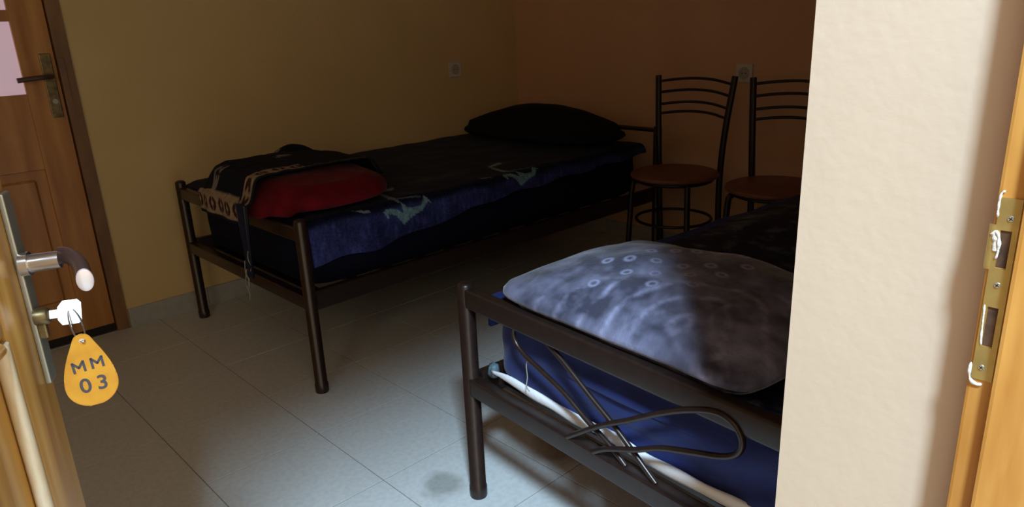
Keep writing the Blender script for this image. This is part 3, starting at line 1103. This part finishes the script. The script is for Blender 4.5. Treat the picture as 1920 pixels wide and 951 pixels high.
def plush(q):
    n0 = noise.fractal(Vector((q.x * 7, q.y * 7, q.z * 7)), 1, 2, 4)
    wv = noise.noise_vector(Vector((q.x * 5, q.y * 5, 3)))
    r = (Vector((q.x, q.y)) + Vector((wv.x, wv.y)) * 0.06 - Vector((1.0, 0.62))).length
    sw = max(0, math.sin(r * 95)) ** 3
    n3 = noise.fractal(Vector((q.x * 26, q.y * 26, q.z * 26)), 0.8, 2, 4)
    k = 0.34 + 0.75 * n0 + 0.35 * n3
    c = Vector((0.043, 0.042, 0.066))
    hi = Vector((0.20, 0.20, 0.30))
    zone = 1 if q.x + 0.55 * q.y < 1.52 else 0.15       # swirls near the foot, dots further in
    t = k + 0.7 * sw * zone * (0.6 + n3)
    rid = max(0.0, 1.0 - 5.0 * abs(noise.noise(Vector((q.x * 13 + 1.6 * wv.x, q.y * 13 + 1.6 * wv.y, 8)))))
    t += 0.22 * rid * zone * (0.7 + n3)
    for (rx_, ry_) in [(a * RS + 0.036, b * RS - 0.034) for a, b in RINGS]:
        d = math.hypot(q.x - rx_, q.y - ry_)
        if d < 0.02:
            t = max(t, 1.35 * math.exp(-((d - 0.0095) / 0.004) ** 2))
    return c.lerp(hi, min(1.8, max(0, t)))


def blank_top(u, v):
    # higher in the middle and at the back, lower toward the foot rail
    e = max(abs(u), abs(v))
    base = 0.606
    crown = (0.072 + 0.006 * u) * (1 - abs(u) ** 2.4) ** 0.8 * (1 - abs(v) ** 2.4) ** 0.8
    return base + crown


bl = slab('folded_blanket', (1.194, 0.776), 0.238, 0.326,
          [(-0.050, 0.5535), (-0.034, 0.5555), (-0.024, 0.560), (-0.020, 0.566), (-0.020, 0.572), (-0.027, 0.5765), (-0.014, 0.579), (-0.001, 0.583), (0.003, 0.590), (0.002, 0.598), (-0.006, 0.605)],
          blank_top, PLUSH, 9, 150, 0.012, 6, ROT2, plush)
tag(bl, 'thick folded lavender grey plush blanket on the front bed', 'blanket')

# ------------------------------------------------------------------ crimson blanket and draped mat on the far bed
def sag(q):
    d = 0.018 * sstep(1.050, 1.020, q.x) + 0.030 * sstep(0.992, 0.955, q.x)
    return Vector((q.x, q.y, q.z - d))


rb = puff('folded_blanket', (1.205, 2.385), 0.240, 0.330, [(-0.03, 0.600), (-0.008, 0.604), (0.004, 0.614), (0.006, 0.626), (0.0, 0.644), (-0.014, 0.660), (-0.034, 0.670)],
          lambda u, v: 0.674 + 0.020 * (1 - u * u) * (1 - v * v), REDB, p=3.0, n=120, rings=24, wob=0.008, ws=6, post_fn=sag)
tag(rb, 'crimson folded blanket lying at the foot of the far bed', 'blanket')

MY0, MY1 = 2.245, 2.965


def mat_h(x, y):
    """height of the heap the mat lies on"""
    r = (abs((x - 1.205) / 0.246) ** 3.2 + abs((y - 2.385) / 0.336) ** 3.2) ** (1 / 3.2)
    h = interp(r, (0, 0.75, 0.88, 0.97, 1.03, 1.12, 1.3), (0.702, 0.698, 0.692, 0.680, 0.655, 0.618, 0.602)) + 0.004
    pk = math.exp(-((x - 1.36) / 0.15) ** 2 - ((y - 2.72) / 0.10) ** 2)
    h = max(h, 0.602 + 0.112 * pk)
    return h + 0.010


def matp(a, b):
    # a across (y), b along from the back (x high) to the front and down over the rail
    y = lerp(MY0, lerp(2.95, 2.655, sstep(0.15, 0.8, b)), a)
    top_len = 1.47 - 0.945
    L_ = top_len + 0.075
    t = b * L_
    if t < top_len:
        x = 1.47 - t
        z = mat_h(x, y)
        front = sstep(0.985, 0.945, x)
        z = lerp(z, 0.625, front)
    else:
        x = 0.945 - 0.006
        z = 0.620 - (t - top_len)
        x -= 0.004 * math.sin(y * 40)
    w = noise.fractal(Vector((x * 9, y * 9, 5)), 1, 2, 3)
    return Vector((x, y + 0.006 * w, z + (0.006 * abs(w) if t < top_len else 0.0)))


def matc(a, b):
    y = lerp(MY0, lerp(2.95, 2.655, sstep(0.15, 0.8, b)), a)
    Lt = 1.47 - 0.945 + 0.075
    t = (1 - b) * Lt                                    # distance from the front edge
    s = y - MY0                                         # distance from the right edge
    base = Vector((0.008, 0.009, 0.018))
    beige = Vector((0.36, 0.27, 0.17))
    dark = Vector((0.045, 0.016, 0.020))

    def lattice(p, q):
        # p runs along the border (period 0.06), q across (0..1): dark ovals on beige with a cross
        f = (p / 0.062) % 1.0 - 0.5
        e = (f / 0.36) ** 2 + ((q - 0.5) / 0.36) ** 2
        if e < 1 and not (abs(f) < 0.05) and e > 0.12:
            return dark
        return beige * (0.85 + 0.3 * noise.noise(Vector((p * 80, q * 8, 1))))
    d = min(t, s)
    if d < 0.010:
        return base * 1.2
    if t <= s and 0.010 < t < 0.085:
        return lattice(s, (t - 0.010) / 0.075)
    if s < t and 0.012 < s < 0.070 and t < 0.30:
        return lattice(t, (s - 0.012) / 0.058)
    if s < t and s < 0.020:
        return Vector((0.10, 0.085, 0.08))
    for (mx, my) in ((0.36, 0.30), (0.20, 0.47), (0.42, 0.50), (0.12, 0.30)):
        k = math.hypot(t - mx, (s - my) * 1.0)
        if k < 0.035 and noise.noise(Vector((t * 60, s * 60, 2))) > -0.1:
            return Vector((0.20, 0.18, 0.18))
    return base


mt = grid('prayer_mat', 120, 130, matp, MATC, None, matc, thick=0.005)
tag(mt, 'dark patterned mat with beige lattice border draped over crimson blanket', 'mat')


# hanging corner fold of the mat with its fringe
def corner(a, b):
    z = lerp(0.628, 0.375, b)
    y = 2.222 + 0.085 * a * (1 - 0.55 * b) + 0.03 * b
    x = 0.934 - 0.006 * math.sin(a * 9 + b) - 0.004
    return Vector((x, y, z))


grid('hanging_corner', 16, 26, corner, MATC, mt, lambda a, b: (0.10, 0.085, 0.075) if abs(a - 0.12) < 0.05 or abs(a - 0.9) < 0.05 else (0.016, 0.017, 0.034), thick=0.004)
for k, (yy, z0, z1) in enumerate(((2.262, 0.47, 0.40), (2.300, 0.43, 0.33), (2.310, 0.38, 0.285), (2.296, 0.40, 0.35))):
    tube('fringe_thread', spline([(0.928, yy, z0), (0.926, yy + 0.006, lerp(z0, z1, 0.4)), (0.929, yy - 0.004, lerp(z0, z1, 0.75)), (0.927, yy + 0.003, z1)], 4), 0.0016, FRINGE, mt, 6)

# ------------------------------------------------------------------ pillow on the far bed
pw = puff('pillow', (2.655, 2.575), 0.225, 0.470, [(-0.05, 0.600), (-0.015, 0.606), (0.0, 0.618), (-0.004, 0.630), (-0.02, 0.640)],
          lambda u, v: 0.640 + 0.122 * (1 - abs(u) ** 2.2) * (1 - abs(v) ** 2.2), BLACKC, p=3.2, n=120, rings=26, wob=0.007, ws=5)
tag(pw, 'plump black pillow at the head of the far bed', 'pillow')

# ------------------------------------------------------------------ chairs
def make_chair(loc, rot, label):
    c = empty('metal_chair', loc, rot)
    tag(c, label, 'chair', 'metal chairs along the terracotta wall')
    for sy in (1, -1):
        tube('back_post', spline([(0.175, 0.150 * sy, 0.0), (0.150, 0.150 * sy, 0.25), (0.142, 0.153 * sy, 0.46), (0.150, 0.165 * sy, 0.66), (0.180, 0.186 * sy, 0.892)], 6), 0.0145, BLACKM, c, 12, flat=0.8)
        tube('front_leg', spline([(-0.165, 0.150 * sy, 0.0), (-0.150, 0.142 * sy, 0.25), (-0.140, 0.135 * sy, 0.425), (-0.125, 0.128 * sy, 0.452), (-0.08, 0.115 * sy, 0.457)], 6), 0.0125, BLACKM, c, 12)
    for k, z in enumerate((0.862, 0.812, 0.758, 0.716)):
        hy = interp(z, (0.66, 0.892), (0.165, 0.186)) - 0.004
        xb = interp(z, (0.66, 0.892), (0.150, 0.180))
        tube('back_bar', spline([(xb, -hy, z - 0.006), (xb + 0.014, -hy * 0.5, z + 0.012), (xb + 0.018, 0, z + 0.018), (xb + 0.014, hy * 0.5, z + 0.014), (xb, hy, z + 0.004)], 6), 0.0062, BLACKM, c, 8)
    bm = bmesh.new()
    prof = [(0.0, 0.463), (0.182, 0.463), (0.193, 0.467), (0.196, 0.474), (0.192, 0.482), (0.180, 0.487), (0.0, 0.489)]
    n = 48
    rg = []
    for r, z in prof:
        rg.append([bm.verts.new((0, 0, z))] if r == 0 else [bm.verts.new((r * math.cos(2 * math.pi * j / n), r * math.sin(2 * math.pi * j / n), z)) for j in range(n)])
    for A, B in zip(rg, rg[1:]):
        for j in range(n):
            if len(A) == 1:
                bm.faces.new((A[0], B[j], B[(j + 1) % n]))
            elif len(B) == 1:
                bm.faces.new((A[j], A[(j + 1) % n], B[0]))
            else:
                bm.faces.new((A[j], A[(j + 1) % n], B[(j + 1) % n], B[j]))
    fin('seat', bm, SEATM, c, True)
    tube('seat_hoop', [(0.165 * math.cos(2 * math.pi * j / 40), 0.165 * math.sin(2 * math.pi * j / 40), 0.454) for j in range(40)], 0.009, BLACKM, c, 8, closed=True)
    tube('foot_ring', [(0.168 * math.cos(2 * math.pi * j / 40), 0.168 * math.sin(2 * math.pi * j / 40), 0.27) for j in range(40)], 0.007, BLACKM, c, 8, closed=True)
    return c


ch1 = make_chair((2.73, 1.815, 0), math.radians(6.5), 'brown seated metal chair standing beside the head of the far bed')
ch2 = empty('metal_chair', (2.73, 1.337, 0), math.radians(6.5))
tag(ch2, 'brown seated metal chair half hidden by the pale entry wall', 'chair', 'metal chairs along the terracotta wall')
for o in list(ch1.children):
    c_ = o.copy()
    COL.objects.link(c_)
    c_.parent = ch2

# ------------------------------------------------------------------ wall sockets
def socket(name, loc, rz, label):
    s = empty(name, loc, rz)                 # local -y faces the room
    tag(s, label, 'socket', 'wall sockets')
    box('cover_plate', (-0.041, -0.010, -0.041), (0.041, -0.0003, 0.041), PLASTIC, s, 0.003)
    bm = bmesh.new()
    n = 28
    prof = [(0.027, -0.0105), (0.024, -0.012), (0.0215, -0.0115), (0.020, -0.0102), (0.0001, -0.0102)]
    rg = [[bm.verts.new((r * math.cos(2 * math.pi * j / n), y, r * math.sin(2 * math.pi * j / n))) for j in range(n)] for r, y in prof]
    for A, B in zip(rg, rg[1:]):
        for j in range(n):
            bm.faces.new((A[j], A[(j + 1) % n], B[(j + 1) % n], B[j]))
    fin('socket_well', bm, PLASTD, s, True)
    for sx in (-1, 1):
        bm = bmesh.new()
        bmesh.ops.create_circle(bm, cap_ends=True, segments=12, radius=0.003, matrix=Matrix.Translation((sx * 0.0095, -0.0106, 0)) @ Matrix.Rotation(math.pi / 2, 4, 'X'))
        fin('pin_hole', bm, GAP, s)
    return s


socket('wall_socket', (2.604, YB, 0.924), 0, 'white wall socket on the ochre wall near the corner')
socket('wall_socket', (XR, 1.69, 0.893), -math.pi / 2, 'white wall socket on the reddened wall between the chair backs')
